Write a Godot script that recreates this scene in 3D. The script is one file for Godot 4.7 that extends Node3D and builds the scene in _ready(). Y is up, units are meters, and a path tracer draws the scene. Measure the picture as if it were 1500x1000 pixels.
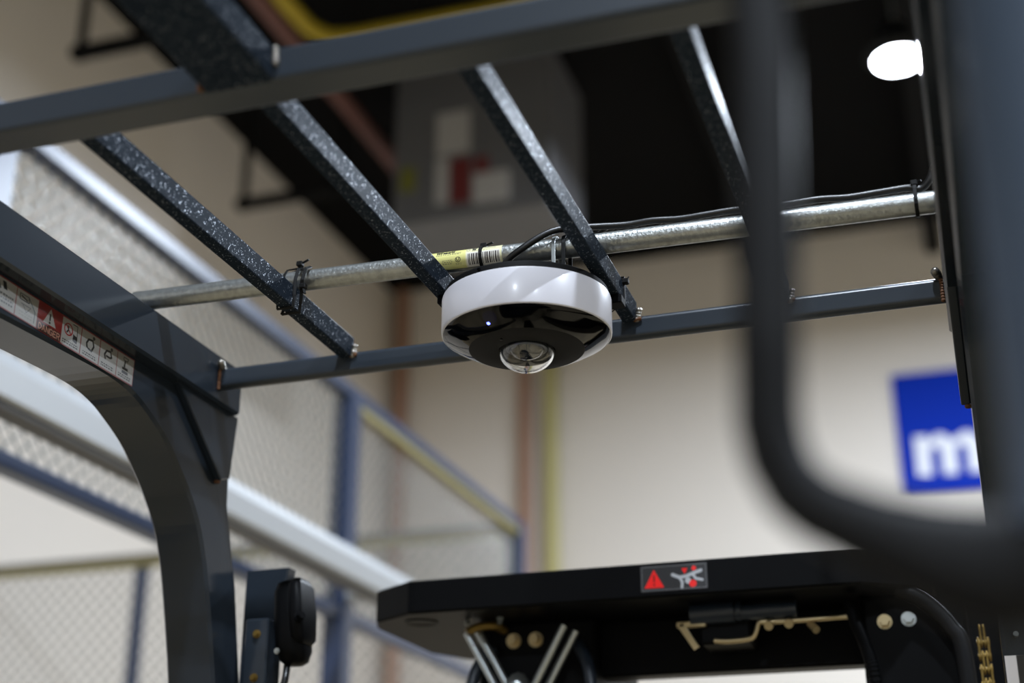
extends Node3D
# A fisheye dome camera strapped under the overhead guard of a lift truck, seen from the driver's place.
# Truck axes: x to the right, y up, the truck looks along -z. Units are metres.

var M := {}
var rng := RandomNumberGenerator.new()

# ---------------------------------------------------------------- nodes and tags

func tag(o: Node, label: String, category: String, group := "") -> Node:
	o.set_meta("label", label)
	o.set_meta("category", category)
	if group != "":
		o.set_meta("group", group)
	return o

func thing(called: String, label: String, category: String, at := Vector3.ZERO, group := "") -> Node3D:
	var o := Node3D.new()
	o.name = called
	add_child(o, true)
	o.position = at
	tag(o, label, category, group)
	return o

# commits a SurfaceTool as one named mesh; points are given in the world, "from" is the parent's place
func put(called: String, st: SurfaceTool, mat: Material, parent: Node3D = null, smooth_done := false) -> MeshInstance3D:
	if not smooth_done:
		st.generate_normals()
	var o := MeshInstance3D.new()
	o.name = called
	o.mesh = st.commit()
	o.material_override = mat
	var p: Node3D = self if parent == null else parent
	p.add_child(o, true)
	if parent != null:
		var off := Vector3.ZERO
		var n: Node = parent
		while n is Node3D and n != self:
			off += (n as Node3D).position
			n = n.get_parent()
		o.position = -off
	return o

func structure(called: String, st: SurfaceTool, mat: Material, label: String, category: String) -> MeshInstance3D:
	var o := put(called, st, mat)
	o.set_meta("kind", "structure")
	tag(o, label, category)
	return o

func part_label(o: Node, label: String) -> Node:
	o.set_meta("label", label)
	return o

# ---------------------------------------------------------------- shapes

func S() -> SurfaceTool:
	var st := SurfaceTool.new()
	st.begin(Mesh.PRIMITIVE_TRIANGLES)
	st.set_smooth_group(-1)
	return st

func tri(st: SurfaceTool, a: Vector3, b: Vector3, c: Vector3, ua := Vector2.ZERO, ub := Vector2.ZERO, uc := Vector2.ZERO) -> void:
	# a, b, c counter-clockwise seen from outside
	st.set_uv(ua); st.add_vertex(a)
	st.set_uv(uc); st.add_vertex(c)
	st.set_uv(ub); st.add_vertex(b)

func quad(st: SurfaceTool, a: Vector3, b: Vector3, c: Vector3, d: Vector3) -> void:
	tri(st, a, b, c)
	tri(st, a, c, d)

func ctri(st: SurfaceTool, a: Vector3, b: Vector3, c: Vector3, mid: Vector3) -> void:
	if (b - a).cross(c - a).dot((a + b + c) / 3.0 - mid) >= 0.0:
		tri(st, a, b, c)
	else:
		tri(st, a, c, b)

# a box from lo to hi with chamfered edges
func box(st: SurfaceTool, lo: Vector3, hi: Vector3, bev := 0.002) -> void:
	st.set_smooth_group(-1)
	var m := (lo + hi) * 0.5
	var h := (hi - lo) * 0.5
	bev = minf(bev, minf(h.x, minf(h.y, h.z)) * 0.9)
	var v := func(sx: int, sy: int, sz: int, axis: int) -> Vector3:
		var e := Vector3(h.x * sx, h.y * sy, h.z * sz)
		for k in 3:
			if k != axis:
				e[k] -= bev * signf(e[k])
		return m + e
	for axis in 3:
		for s in [-1, 1]:
			var c := []
			for pq in [[-1, -1], [1, -1], [1, 1], [-1, 1]]:
				var sg := [0, 0, 0]
				sg[axis] = s
				sg[(axis + 1) % 3] = pq[0]
				sg[(axis + 2) % 3] = pq[1]
				c.append(v.call(sg[0], sg[1], sg[2], axis))
			ctri(st, c[0], c[1], c[2], m)
			ctri(st, c[0], c[2], c[3], m)
	for axis in 3:
		var p := (axis + 1) % 3
		var q := (axis + 2) % 3
		for s1 in [-1, 1]:
			for s2 in [-1, 1]:
				var c := []
				for t in [[-1, p], [1, p], [1, q], [-1, q]]:
					var sg := [0, 0, 0]
					sg[axis] = t[0]
					sg[p] = s1
					sg[q] = s2
					c.append(v.call(sg[0], sg[1], sg[2], t[1]))
				ctri(st, c[0], c[1], c[2], m)
				ctri(st, c[0], c[2], c[3], m)
	for sx in [-1, 1]:
		for sy in [-1, 1]:
			for sz in [-1, 1]:
				ctri(st, v.call(sx, sy, sz, 0), v.call(sx, sy, sz, 1), v.call(sx, sy, sz, 2), m)

func circle(r: float, n: int) -> PackedVector2Array:
	var p := PackedVector2Array()
	for i in n:
		p.append(Vector2(cos(TAU * i / n), sin(TAU * i / n)) * r)
	return p

# a rectangle with rounded corners, counter-clockwise
func rrect(w: float, h: float, r: float, n := 3) -> PackedVector2Array:
	var p := PackedVector2Array()
	var cs := [Vector2(w / 2 - r, h / 2 - r), Vector2(-w / 2 + r, h / 2 - r), Vector2(-w / 2 + r, -h / 2 + r), Vector2(w / 2 - r, -h / 2 + r)]
	for k in 4:
		for i in n + 1:
			var a := PI / 2 * (k + float(i) / n)
			p.append(cs[k] + Vector2(cos(a), sin(a)) * r)
	return p

# sweeps a profile along a path; profile x lies along "side", y along "up"
func sweep(st: SurfaceTool, path: Array, prof: PackedVector2Array, up := Vector3.UP, smooth := true, closed := false) -> void:
	var n := path.size()
	var m := prof.size()
	var rings := []
	var u := up
	for i in n:
		var t: Vector3
		if closed:
			t = path[(i + 1) % n] - path[(i - 1 + n) % n]
		else:
			t = path[mini(i + 1, n - 1)] - path[maxi(i - 1, 0)]
		t = t.normalized()
		u = (u - t * u.dot(t))
		if u.length() < 1e-4:
			u = t.cross(Vector3(0.3, 0.5, 0.8))
		u = u.normalized()
		var side := t.cross(u).normalized()
		var ring := PackedVector3Array()
		for q in prof:
			ring.append(path[i] + side * q.x + u * q.y)
		rings.append(ring)
	st.set_smooth_group(1 if smooth else -1)
	for i in (n if closed else n - 1):
		var a: PackedVector3Array = rings[i]
		var b: PackedVector3Array = rings[(i + 1) % n]
		for j in m:
			var k := (j + 1) % m
			quad(st, a[j], b[j], b[k], a[k])
	if not closed:
		st.set_smooth_group(-1)
		for e in [0, n - 1]:
			var r: PackedVector3Array = rings[e]
			var c: Vector3 = path[e]
			for j in m:
				var k := (j + 1) % m
				if e == 0:
					tri(st, c, r[j], r[k])
				else:
					tri(st, c, r[k], r[j])

func tube(st: SurfaceTool, path: Array, r: float, sides := 10) -> void:
	sweep(st, path, circle(r, sides), Vector3(0.13, 1, 0.21))

func curve(pts: Array, steps := 6) -> Array:
	var c := Curve3D.new()
	for i in pts.size():
		var t: Vector3 = (pts[mini(i + 1, pts.size() - 1)] - pts[maxi(i - 1, 0)]) / 6.0
		c.add_point(pts[i], -t, t)
	var out := []
	for i in (pts.size() - 1) * steps + 1:
		out.append(c.sample(i / steps, float(i % steps) / steps) if i < (pts.size() - 1) * steps else pts[-1])
	return out

# turns a profile of (radius, height) about the y axis at a place; edges sharper than 40 degrees stay sharp
func lathe(st: SurfaceTool, prof: Array, at: Vector3, seg := 48) -> void:
	var g := 1
	for i in prof.size() - 1:
		var a: Vector2 = prof[i]
		var b: Vector2 = prof[i + 1]
		if i > 0:
			var d0: Vector2 = prof[i] - prof[i - 1]
			if absf(d0.angle_to(b - a)) > 0.6:
				g += 1
		st.set_smooth_group(g)
		for k in seg:
			var t0 := TAU * k / seg
			var t1 := TAU * (k + 1) / seg
			var c0 := Vector3(cos(t0), 0, sin(t0))
			var c1 := Vector3(cos(t1), 0, sin(t1))
			var p00 := at + c0 * a.x + Vector3.UP * a.y
			var p01 := at + c1 * a.x + Vector3.UP * a.y
			var p10 := at + c0 * b.x + Vector3.UP * b.y
			var p11 := at + c1 * b.x + Vector3.UP * b.y
			if a.x > 1e-6:
				tri(st, p00, p11, p01)
			if b.x > 1e-6:
				tri(st, p00, p10, p11)

# a flat outline (in two axes) given thickness along the third, with a small chamfer on both faces
func prism(st: SurfaceTool, poly: PackedVector2Array, o: Vector3, ax: Vector3, ay: Vector3, thick: float, bev := 0.001) -> void:
	if Geometry2D.is_polygon_clockwise(poly):
		poly = poly.duplicate()
		poly.reverse()
	var n := poly.size()
	var az := ax.cross(ay)
	var inner := PackedVector2Array()
	for i in n:
		var e0 := (poly[i] - poly[(i - 1 + n) % n]).normalized()
		var e1 := (poly[(i + 1) % n] - poly[i]).normalized()
		var n0 := Vector2(-e0.y, e0.x)
		var n1 := Vector2(-e1.y, e1.x)
		var mm := (n0 + n1)
		inner.append(poly[i] + mm / maxf(0.4, 1.0 + n0.dot(n1)) * bev)
	var p := func(q: Vector2, z: float) -> Vector3:
		return o + ax * q.x + ay * q.y + az * z
	var idx := Geometry2D.triangulate_polygon(inner)
	st.set_smooth_group(-1)
	for k in range(0, idx.size(), 3):
		var a := inner[idx[k]]
		var b := inner[idx[k + 1]]
		var c := inner[idx[k + 2]]
		if (b - a).cross(c - a) < 0.0:
			var s := b
			b = c
			c = s
		tri(st, p.call(a, thick), p.call(b, thick), p.call(c, thick))
		tri(st, p.call(a, 0.0), p.call(c, 0.0), p.call(b, 0.0))
	for i in n:
		var j := (i + 1) % n
		quad(st, p.call(poly[i], bev), p.call(poly[j], bev), p.call(poly[j], thick - bev), p.call(poly[i], thick - bev))
		quad(st, p.call(poly[i], thick - bev), p.call(poly[j], thick - bev), p.call(inner[j], thick), p.call(inner[i], thick))
		quad(st, p.call(inner[i], 0.0), p.call(inner[j], 0.0), p.call(poly[j], bev), p.call(poly[i], bev))

# a thin sheet with a picture on its face: o is the upper left corner, u runs right, v runs down
func sheet(st: SurfaceTool, o: Vector3, u: Vector3, v: Vector3, thick: float) -> void:
	var n := v.cross(u).normalized() * thick
	st.set_smooth_group(-1)
	var a := o + n
	tri(st, a, a + v, a + u + v, Vector2(0, 0), Vector2(0, 1), Vector2(1, 1))
	tri(st, a, a + u + v, a + u, Vector2(0, 0), Vector2(1, 1), Vector2(1, 0))
	for e in [[o, o + v], [o + v, o + u + v], [o + u + v, o + u], [o + u, o]]:
		quad(st, e[0], e[1], e[1] + n, e[0] + n)

func weld(parent: Node3D, at: Vector3, along: Vector3, length: float, r: float, mat: Material) -> void:
	var st := S()
	var n := int(maxf(4.0, length / 0.0025))
	var path := []
	for i in n + 1:
		path.append(at + along * length * (float(i) / n - 0.5))
	var prof := circle(r, 8)
	for i in n:
		var c: Vector3 = (path[i] + path[i + 1]) * 0.5
		var k := r * rng.randf_range(0.8, 1.15)
		var b := SphereMesh.new()
		b.radius = k
		b.height = 2.0 * k
		b.radial_segments = 8
		b.rings = 4
		st.append_from(b, 0, Transform3D(Basis(), c))
	put("weld_bead", st, mat, parent, true)

func bolt(st: SurfaceTool, at: Vector3, r: float, h: float, axis := Vector3.BACK) -> void:
	# a washer and a hexagon head that look along the axis
	var up := Vector3.UP
	sweep(st, [at, at + axis * h * 0.25], circle(r * 1.35, 20), up, false)
	sweep(st, [at + axis * h * 0.25, at + axis * h * 0.85], circle(r, 6), up, false)
	sweep(st, [at + axis * h * 0.85, at + axis * h], circle(r * 0.85, 6), up, false)

# ---------------------------------------------------------------- pictures (flat print only)

func c_line(im: Image, a: Vector2, b: Vector2, w: float, col: Color) -> void:
	var lo := a.min(b) - Vector2(w, w)
	var hi := a.max(b) + Vector2(w, w)
	for y in range(maxi(0, int(lo.y)), mini(im.get_height(), int(hi.y) + 1)):
		for x in range(maxi(0, int(lo.x)), mini(im.get_width(), int(hi.x) + 1)):
			var p := Vector2(x + 0.5, y + 0.5)
			if Geometry2D.get_closest_point_to_segment(p, a, b).distance_to(p) <= w * 0.5:
				im.set_pixel(x, y, col)

func c_path(im: Image, pts: Array, w: float, col: Color) -> void:
	for i in pts.size() - 1:
		c_line(im, pts[i], pts[i + 1], w, col)

func c_disc(im: Image, c: Vector2, r: float, col: Color, hole := 0.0) -> void:
	for y in range(maxi(0, int(c.y - r)), mini(im.get_height(), int(c.y + r) + 1)):
		for x in range(maxi(0, int(c.x - r)), mini(im.get_width(), int(c.x + r) + 1)):
			var d := Vector2(x + 0.5, y + 0.5).distance_to(c)
			if d <= r and d >= hole:
				im.set_pixel(x, y, col)

func c_poly(im: Image, pts: PackedVector2Array, col: Color) -> void:
	var lo := pts[0]
	var hi := pts[0]
	for p in pts:
		lo = lo.min(p)
		hi = hi.max(p)
	for y in range(maxi(0, int(lo.y)), mini(im.get_height(), int(hi.y) + 1)):
		for x in range(maxi(0, int(lo.x)), mini(im.get_width(), int(hi.x) + 1)):
			if Geometry2D.is_point_in_polygon(Vector2(x + 0.5, y + 0.5), pts):
				im.set_pixel(x, y, col)

# letters as pen strokes on a 4 x 6 grid (y down, small letters sit on line 6)
const PEN := {
	"D": [[0, 0, 0, 6], [0, 0, 2, 0], [2, 0, 4, 2], [4, 2, 4, 4], [4, 4, 2, 6], [2, 6, 0, 6]],
	"A": [[0, 6, 2, 0], [2, 0, 4, 6], [1, 4, 3, 4]],
	"N": [[0, 6, 0, 0], [0, 0, 4, 6], [4, 6, 4, 0]],
	"G": [[4, 1, 3, 0], [3, 0, 1, 0], [1, 0, 0, 1.5], [0, 1.5, 0, 4.5], [0, 4.5, 1, 6], [1, 6, 3, 6], [3, 6, 4, 5], [4, 5, 4, 3.3], [4, 3.3, 2.4, 3.3]],
	"E": [[0, 0, 0, 6], [0, 0, 3.6, 0], [0, 3, 3, 3], [0, 6, 3.6, 6]],
	"R": [[0, 6, 0, 0], [0, 0, 3, 0], [3, 0, 4, 1], [4, 1, 4, 2.2], [4, 2.2, 3, 3.2], [3, 3.2, 0, 3.2], [2, 3.2, 4, 6]],
	"W": [[0, 0, 1.2, 6], [1.2, 6, 2.5, 1], [2.5, 1, 3.8, 6], [3.8, 6, 5, 0]],
	"h": [[0, 0, 0, 6], [0, 3.2, 1.5, 2.2], [1.5, 2.2, 3, 3], [3, 3, 3, 6]],
	"e": [[0, 4.2, 3, 4.2], [3, 4.2, 2.6, 2.6], [2.6, 2.6, 1.5, 2.1], [1.5, 2.1, 0.2, 3], [0.2, 3, 0.2, 5.2], [0.2, 5.2, 1.4, 6], [1.4, 6, 3, 5.6]],
	"a": [[0.3, 2.6, 1.5, 2.1], [1.5, 2.1, 2.8, 3], [2.8, 3, 2.8, 6], [2.8, 4, 1.2, 4], [1.2, 4, 0.2, 5], [0.2, 5, 1.2, 6], [1.2, 6, 2.8, 5.2]],
	"t": [[1, 0.8, 1, 5.2], [1, 5.2, 2, 6], [0, 2.2, 2.2, 2.2]],
	"l": [[0, 0, 0, 6]],
}

func c_text(im: Image, text: String, at: Vector2, size: float, w: float, col: Color, gap := 1.2) -> float:
	var k := size / 6.0
	var x := at.x
	for ch in text:
		var wide := 0.0
		for s in PEN[ch]:
			c_line(im, Vector2(x + s[0] * k, at.y + s[1] * k), Vector2(x + s[2] * k, at.y + s[3] * k), w, col)
			wide = maxf(wide, maxf(s[0], s[2]))
		x += (wide + gap) * k
	return x

# rows of print too small to read
func c_print(im: Image, lo: Vector2, hi: Vector2, rows: int, col: Color) -> void:
	var dy := (hi.y - lo.y) / rows
	for r in rows:
		var x := lo.x
		while x < hi.x:
			var w := rng.randf_range(5, 14)
			im.fill_rect(Rect2i(int(x), int(lo.y + r * dy), int(minf(w, hi.x - x)), int(maxf(2.0, dy * 0.5))), col)
			x += w + 4.0

func picture(im: Image, rough := 0.35, coat := 0.0) -> StandardMaterial3D:
	var m := StandardMaterial3D.new()
	m.albedo_texture = ImageTexture.create_from_image(im)
	m.texture_repeat = false
	m.roughness = rough
	if coat > 0.0:
		m.clearcoat_enabled = true
		m.clearcoat = coat
		m.clearcoat_roughness = 0.08
	return m

# ---------------------------------------------------------------- materials

func mat(srgb: Color, rough: float, metal := 0.0, spec := 0.5) -> StandardMaterial3D:
	var m := StandardMaterial3D.new()
	m.albedo_color = srgb
	m.roughness = rough
	m.metallic = metal
	m.metallic_specular = spec
	return m

func noise_tex(freq: float, size := 512, oct := 3, kind := FastNoiseLite.TYPE_SIMPLEX_SMOOTH, ramp: Gradient = null, sd := 3) -> NoiseTexture2D:
	var f := FastNoiseLite.new()
	f.noise_type = kind
	f.frequency = freq
	f.fractal_octaves = oct
	f.seed = sd
	var t := NoiseTexture2D.new()
	t.width = size
	t.height = size
	t.seamless = true
	t.noise = f
	if ramp:
		t.color_ramp = ramp
	return t

func ramp(a: Color, b: Color, p0 := 0.0, p1 := 1.0) -> Gradient:
	var g := Gradient.new()
	g.set_color(0, a)
	g.set_color(1, b)
	g.set_offset(0, p0)
	g.set_offset(1, p1)
	return g

func triplanar(m: StandardMaterial3D, per_metre: float) -> void:
	m.uv1_triplanar = true
	m.uv1_scale = Vector3.ONE * per_metre

func materials() -> void:
	# powder coat of the guard: near black blue, glossy, with an orange-peel relief that sparkles
	var paint := mat(Color(0.145, 0.17, 0.2), 0.15, 0.0, 0.38)
	M.paint = paint
	M.tube_paint = mat(Color(0.16, 0.185, 0.215), 0.32, 0.0, 0.5)
	# the same coat with metal flecks in it
	var flake := mat(Color(1, 1, 1), 0.38, 1.0, 0.05)
	var base := Image.create(1024, 1024, false, Image.FORMAT_RGB8)
	var flecks := Image.create(1024, 1024, false, Image.FORMAT_L8)
	base.fill(Color(0.125, 0.15, 0.185))
	for k in 5200:
		var p := Vector2(rng.randi_range(4, 1019), rng.randi_range(4, 1019))
		var rr := rng.randf_range(1.2, 3.9)
		var b := pow(rng.randf(), 2.8)
		c_disc(base, p, rr, Color(0.13, 0.155, 0.19).lerp(Color(0.72, 0.75, 0.79), b))
		c_disc(flecks, p, rr, Color(1, 1, 1) * (0.02 + 0.98 * b))
	flake.albedo_texture = ImageTexture.create_from_image(base)
	flake.metallic_texture = ImageTexture.create_from_image(flecks)
	triplanar(flake, 7.0)
	M.flake = flake
	M.post_paint = mat(Color(0.3, 0.36, 0.45), 0.4)
	M.dark_paint = mat(Color(0.06, 0.065, 0.075), 0.5, 0.0, 0.3)
	M.black = mat(Color(0.035, 0.037, 0.043), 0.45, 0.0, 0.18)
	M.black_soft = mat(Color(0.045, 0.045, 0.05), 0.5, 0.0, 0.3)
	M.tie = mat(Color(0.03, 0.03, 0.03), 0.55, 0.0, 0.3)
	M.cable = mat(Color(0.035, 0.035, 0.04), 0.38)
	M.weld = mat(Color(0.52, 0.5, 0.47), 0.3, 0.8)
	M.rust = mat(Color(0.36, 0.22, 0.1), 0.75)
	var galv := mat(Color(0.72, 0.73, 0.72), 0.34, 0.85)
	galv.albedo_texture = noise_tex(0.03, 512, 4, FastNoiseLite.TYPE_CELLULAR, ramp(Color(0.78, 0.78, 0.78), Color(1, 1, 1)))
	galv.heightmap_enabled = true
	galv.heightmap_texture = noise_tex(0.05, 512, 3)
	galv.heightmap_scale = 0.03
	triplanar(galv, 9.0)
	M.galv = galv
	M.wire = mat(Color(0.56, 0.56, 0.54), 0.3, 0.5)
	M.blue_steel = mat(Color(0.17, 0.225, 0.34), 0.32)
	M.yellow = mat(Color(0.56, 0.52, 0.3), 0.5)
	M.alu = mat(Color(0.68, 0.69, 0.7), 0.45)
	M.cream = mat(Color(0.875, 0.845, 0.81), 0.9)
	M.ceiling = mat(Color(0.055, 0.055, 0.058), 0.95, 0.0, 0.2)
	M.joist = mat(Color(0.07, 0.07, 0.072), 0.85, 0.0, 0.2)
	M.far_wall = mat(Color(0.68, 0.66, 0.62), 0.9)
	var conc := mat(Color(0.76, 0.69, 0.56), 0.6)
	conc.albedo_texture = noise_tex(0.01, 512, 4, FastNoiseLite.TYPE_SIMPLEX_SMOOTH, ramp(Color(0.82, 0.82, 0.82), Color(1, 1, 1)))
	triplanar(conc, 0.3)
	M.concrete = conc
	var white := mat(Color(0.78, 0.775, 0.8), 0.32)
	white.clearcoat_enabled = true
	white.clearcoat = 0.3
	white.clearcoat_roughness = 0.15
	M.white = white
	var gloss := mat(Color(0.01, 0.01, 0.012), 0.06, 0.0, 0.36)
	M.gloss = gloss
	M.matte = mat(Color(0.04, 0.04, 0.045), 0.6, 0.0, 0.3)
	var glass := mat(Color(1, 1, 1, 0.0), 0.0)
	glass.refraction_enabled = true
	glass.refraction_scale = 0.05
	M.glass = glass
	M.lens = mat(Color(0.02, 0.02, 0.025), 0.08)
	M.zinc = mat(Color(0.68, 0.7, 0.7), 0.32, 0.85)
	M.brass = mat(Color(0.46, 0.37, 0.17), 0.45, 0.7)
	M.zinc_gold = mat(Color(0.72, 0.65, 0.5), 0.35, 0.8)
	M.box_grey = mat(Color(0.34, 0.34, 0.35), 0.6)
	M.red_pipe = mat(Color(0.38, 0.24, 0.22), 0.6)
	M.yellow_pipe = mat(Color(0.62, 0.54, 0.05), 0.55)
	M.copper = mat(Color(0.64, 0.49, 0.41), 0.6)
	M.olive = mat(Color(0.72, 0.69, 0.47), 0.6)
	M.blue_sign = mat(Color(0.01, 0.17, 0.64), 0.6, 0.0, 0.2)
	M.letter = mat(Color(0.9, 0.91, 0.94), 0.5)
	M.paper = mat(Color(0.62, 0.61, 0.6), 0.8)
	M.red_paper = mat(Color(0.36, 0.09, 0.08), 0.8)
	M.yellow_paper = mat(Color(0.4, 0.4, 0.1), 0.8)
	M.dark_blue = mat(Color(0.12, 0.15, 0.19), 0.35)
	var led := mat(Color(0.9, 0.95, 1.0), 0.4)
	led.emission_enabled = true
	led.emission = Color(0.93, 0.96, 1.0)
	led.emission_energy_multiplier = 40.0
	M.led = led
	var blue := mat(Color(0.2, 0.25, 1.0), 0.4)
	blue.emission_enabled = true
	blue.emission = Color(0.35, 0.4, 1.0)
	blue.emission_energy_multiplier = 8.0
	M.blue_led = blue

# ---------------------------------------------------------------- the place

func high_bay(at: Vector3, label: String, energy := 21.0) -> void:
	var t := thing("high_bay_lamp", label, "lamp", at, "high-bay lamps under the black ceiling")
	var st := S()
	lathe(st, [Vector2(0.0, 0.06), Vector2(0.13, 0.06), Vector2(0.15, 0.04), Vector2(0.13, 0.012), Vector2(0.115, 0.0), Vector2(0.105, 0.004)], at, 32)
	put("housing", st, M.dark_paint, t)
	st = S()
	lathe(st, [Vector2(0.0, 0.20), Vector2(0.06, 0.19), Vector2(0.075, 0.16), Vector2(0.075, 0.06)], at, 24)
	put("driver_case", st, M.dark_paint, t)
	st = S()
	lathe(st, [Vector2(0.105, 0.004), Vector2(0.06, -0.001), Vector2(0.0, -0.002)], at, 32)
	put("led_lens", st, M.led, t)
	st = S()
	tube(st, [at + Vector3(0, 0.19, 0), Vector3(at.x, 5.965, at.z)], 0.008, 6)
	put("hanging_rod", st, M.zinc, t)
	var l := AreaLight3D.new()
	l.name = "lamp_light"
	l.area_size = Vector2(0.2, 0.2)
	l.light_energy = energy
	l.light_color = Color(0.9, 0.945, 1.0)
	l.shadow_enabled = true
	l.rotation = Vector3(-PI / 2, 0, 0)
	l.position = Vector3(0, -0.01, 0)
	l.set("area_range", 30.0)
	t.add_child(l, true)

func room() -> void:
	var st := S()
	box(st, Vector3(-4.1, -0.2, -9.2), Vector3(7.2, 0.0, 8.2), 0.0)
	structure("floor", st, M.concrete, "pale grey concrete warehouse floor under the truck", "floor")
	st = S()
	box(st, Vector3(-4.1, 5.97, -9.2), Vector3(7.2, 6.17, 8.2), 0.0)
	structure("ceiling", st, M.ceiling, "black painted ceiling above the guard", "ceiling")
	st = S()
	box(st, Vector3(-4.1, 0, -9.2), Vector3(-3.9, 5.97, 8.2), 0.0)
	structure("wall_left", st, M.cream, "beige wall behind the wire cage on the left", "wall")
	st = S()
	box(st, Vector3(-3.9, 0, -9.2), Vector3(7.0, 5.97, -9.0), 0.0)
	structure("wall_back", st, M.cream, "cream wall behind the dome camera with pipes and blue sign", "wall")
	st = S()
	box(st, Vector3(7.0, 0, -9.2), Vector3(7.2, 5.97, 8.2), 0.0)
	structure("wall_right", st, M.far_wall, "grey wall on the far right of the warehouse", "wall")
	st = S()
	box(st, Vector3(-3.9, 0, 8.0), Vector3(7.0, 5.97, 8.2), 0.0)
	structure("wall_front", st, M.far_wall, "grey wall behind the viewer", "wall")
	for k in 6:
		st = S()
		var x := -1.1 + 1.1 * k
		box(st, Vector3(x - 0.05, 5.72, -9.0), Vector3(x + 0.05, 5.97, 8.0), 0.004)
		structure("trim_%d" % (k + 1), st, M.joist, "black ceiling joist running along the warehouse, number %d from the left" % (k + 1), "joist")

func background() -> void:
	# pipes on the back wall
	for p in [[-2.845, 0.045, M.copper, "reddish brown pipe running up the cream wall below the dome camera"], [-2.655, 0.05, M.olive, "olive yellow pipe running up the cream wall, right of the brown pipe"], [-3.79, 0.05, M.copper, "brown pipe standing in the corner behind the cage"]]:
		var t := thing("wall_pipe", p[3], "pipe", Vector3(p[0], 0, -8.94))
		var st := S()
		tube(st, [Vector3(p[0], 0.0, -8.94), Vector3(p[0], 5.95, -8.94)], p[1], 16)
		put("pipe", st, p[2], t)
		for y in [1.5, 3.0]:
			st = S()
			box(st, Vector3(p[0] - p[1] - 0.02, y - 0.02, -9.0), Vector3(p[0] + p[1] + 0.02, y + 0.02, -8.94 + p[1] + 0.004), 0.004)
			put("pipe_clamp", st, M.zinc, t)
	# blue sign with a white letter
	var sg := thing("wall_sign", "royal blue sign with a white lowercase m on the cream wall", "sign", Vector3(-0.362, 4.088, -9.0))
	var s := S()
	box(s, Vector3(-0.362, 4.075, -9.0), Vector3(0.36, 4.885, -8.965), 0.004)
	put("sign_panel", s, M.blue_sign, sg)
	s = S()
	# the m: three stems with two arches, one outline
	var o := PackedVector2Array()
	var w := 0.085
	var h := 0.265
	var span := 0.157
	o.append_array([Vector2(0, 0), Vector2(w, 0), Vector2(w, 0.13)])
	for i in 9:
		var a := PI - PI * i / 8.0
		o.append(Vector2((w + span) / 2 + cos(a) * (span - w) / 2, 0.145 + sin(a) * 0.045))
	o.append_array([Vector2(span, 0), Vector2(span + w, 0), Vector2(span + w, 0.13)])
	for i in 9:
		var a := PI - PI * i / 8.0
		o.append(Vector2(span + (w + span) / 2 + cos(a) * (span - w) / 2, 0.145 + sin(a) * 0.045))
	o.append_array([Vector2(2 * span, 0), Vector2(2 * span + w, 0)])
	for i in 7:
		var a := PI / 2 * i / 6.0
		o.append(Vector2(2 * span + w - 0.09 + cos(a) * 0.09, h - 0.09 + sin(a) * 0.09))
	o.append_array([Vector2(span + w + 0.06, h), Vector2(span + w * 0.75, h - 0.05), Vector2(span + 0.02, h), Vector2(w + 0.05, h), Vector2(w - 0.005, h - 0.05), Vector2(w - 0.005, h - 0.005), Vector2(0, h - 0.005)])
	prism(s, o, Vector3(-0.258, 4.19, -8.966), Vector3.RIGHT, Vector3.UP, 0.012, 0.002)
	put("letter_m", s, M.letter, sg)
	# grey ventilation box under the ceiling with papers stuck on it
	var b := thing("ventilation_box", "large dark grey steel box hung under the ceiling behind the guard bars", "unit", Vector3(-2.15, 4.9, -6.3))
	s = S()
	box(s, Vector3(-2.62, 4.89, -6.62), Vector3(-1.77, 5.86, -6.0), 0.01)
	put("casing", s, M.box_grey, b)
	for x in [-2.55, -1.9]:
		s = S()
		box(s, Vector3(x, 5.84, -6.5), Vector3(x + 0.05, 5.97, -6.1), 0.004)
		put("hanger_strap", s, M.zinc, b)
	for r in [[-2.385, 5.26, -2.20, 5.51, M.paper, "tall white paper stuck on the upper front of the grey box"], [-2.385, 4.98, -2.315, 5.24, M.paper, "narrow white paper at the lower left of the grey box front"], [-2.305, 4.97, -2.195, 5.23, M.red_paper, "dark red paper between white papers on the grey box"], [-2.17, 5.12, -2.1, 5.22, M.red_paper, "small dark red square paper right of the red strip on grey box"], [-2.18, 4.95, -1.985, 5.12, M.paper, "wide white paper at the lower right of the grey box front"], [-2.58, 5.08, -2.5, 5.22, M.yellow_paper, "small yellow green paper at the left edge of the grey box"]]:
		s = S()
		box(s, Vector3(r[0], r[1], -6.0), Vector3(r[2], r[3], -5.996), 0.0005)
		var pp := put("posted_paper", s, r[4])
		tag(pp, r[5], "paper")
	# overhead pipes
	var rp := thing("red_pipe", "dull red pipe running along under the ceiling at upper left", "pipe", Vector3(-2.85, 5.6, -5.5))
	s = S()
	tube(s, [Vector3(-2.89, 5.6, 2.0), Vector3(-2.85, 5.6, -8.98)], 0.045, 14)
	put("pipe", s, M.red_pipe, rp)
	for z in [-3.2, -5.62, -8.0]:
		s = S()
		tube(s, [Vector3(-2.86, 5.6, z - 0.05), Vector3(-2.86, 5.6, z + 0.05)], 0.06, 14)
		put("coupling", s, M.red_pipe, rp)
	for z in [-2.0, -4.4, -7.0]:
		s = S()
		tube(s, [Vector3(-2.86, 5.6, z), Vector3(-2.86, 5.97, z)], 0.008, 6)
		put("hanging_rod", s, M.joist, rp)
	var yp := thing("yellow_pipe", "bright yellow pipe that turns a corner under the ceiling at upper left", "pipe", Vector3(-2.74, 5.6, -5.3))
	s = S()
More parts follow.
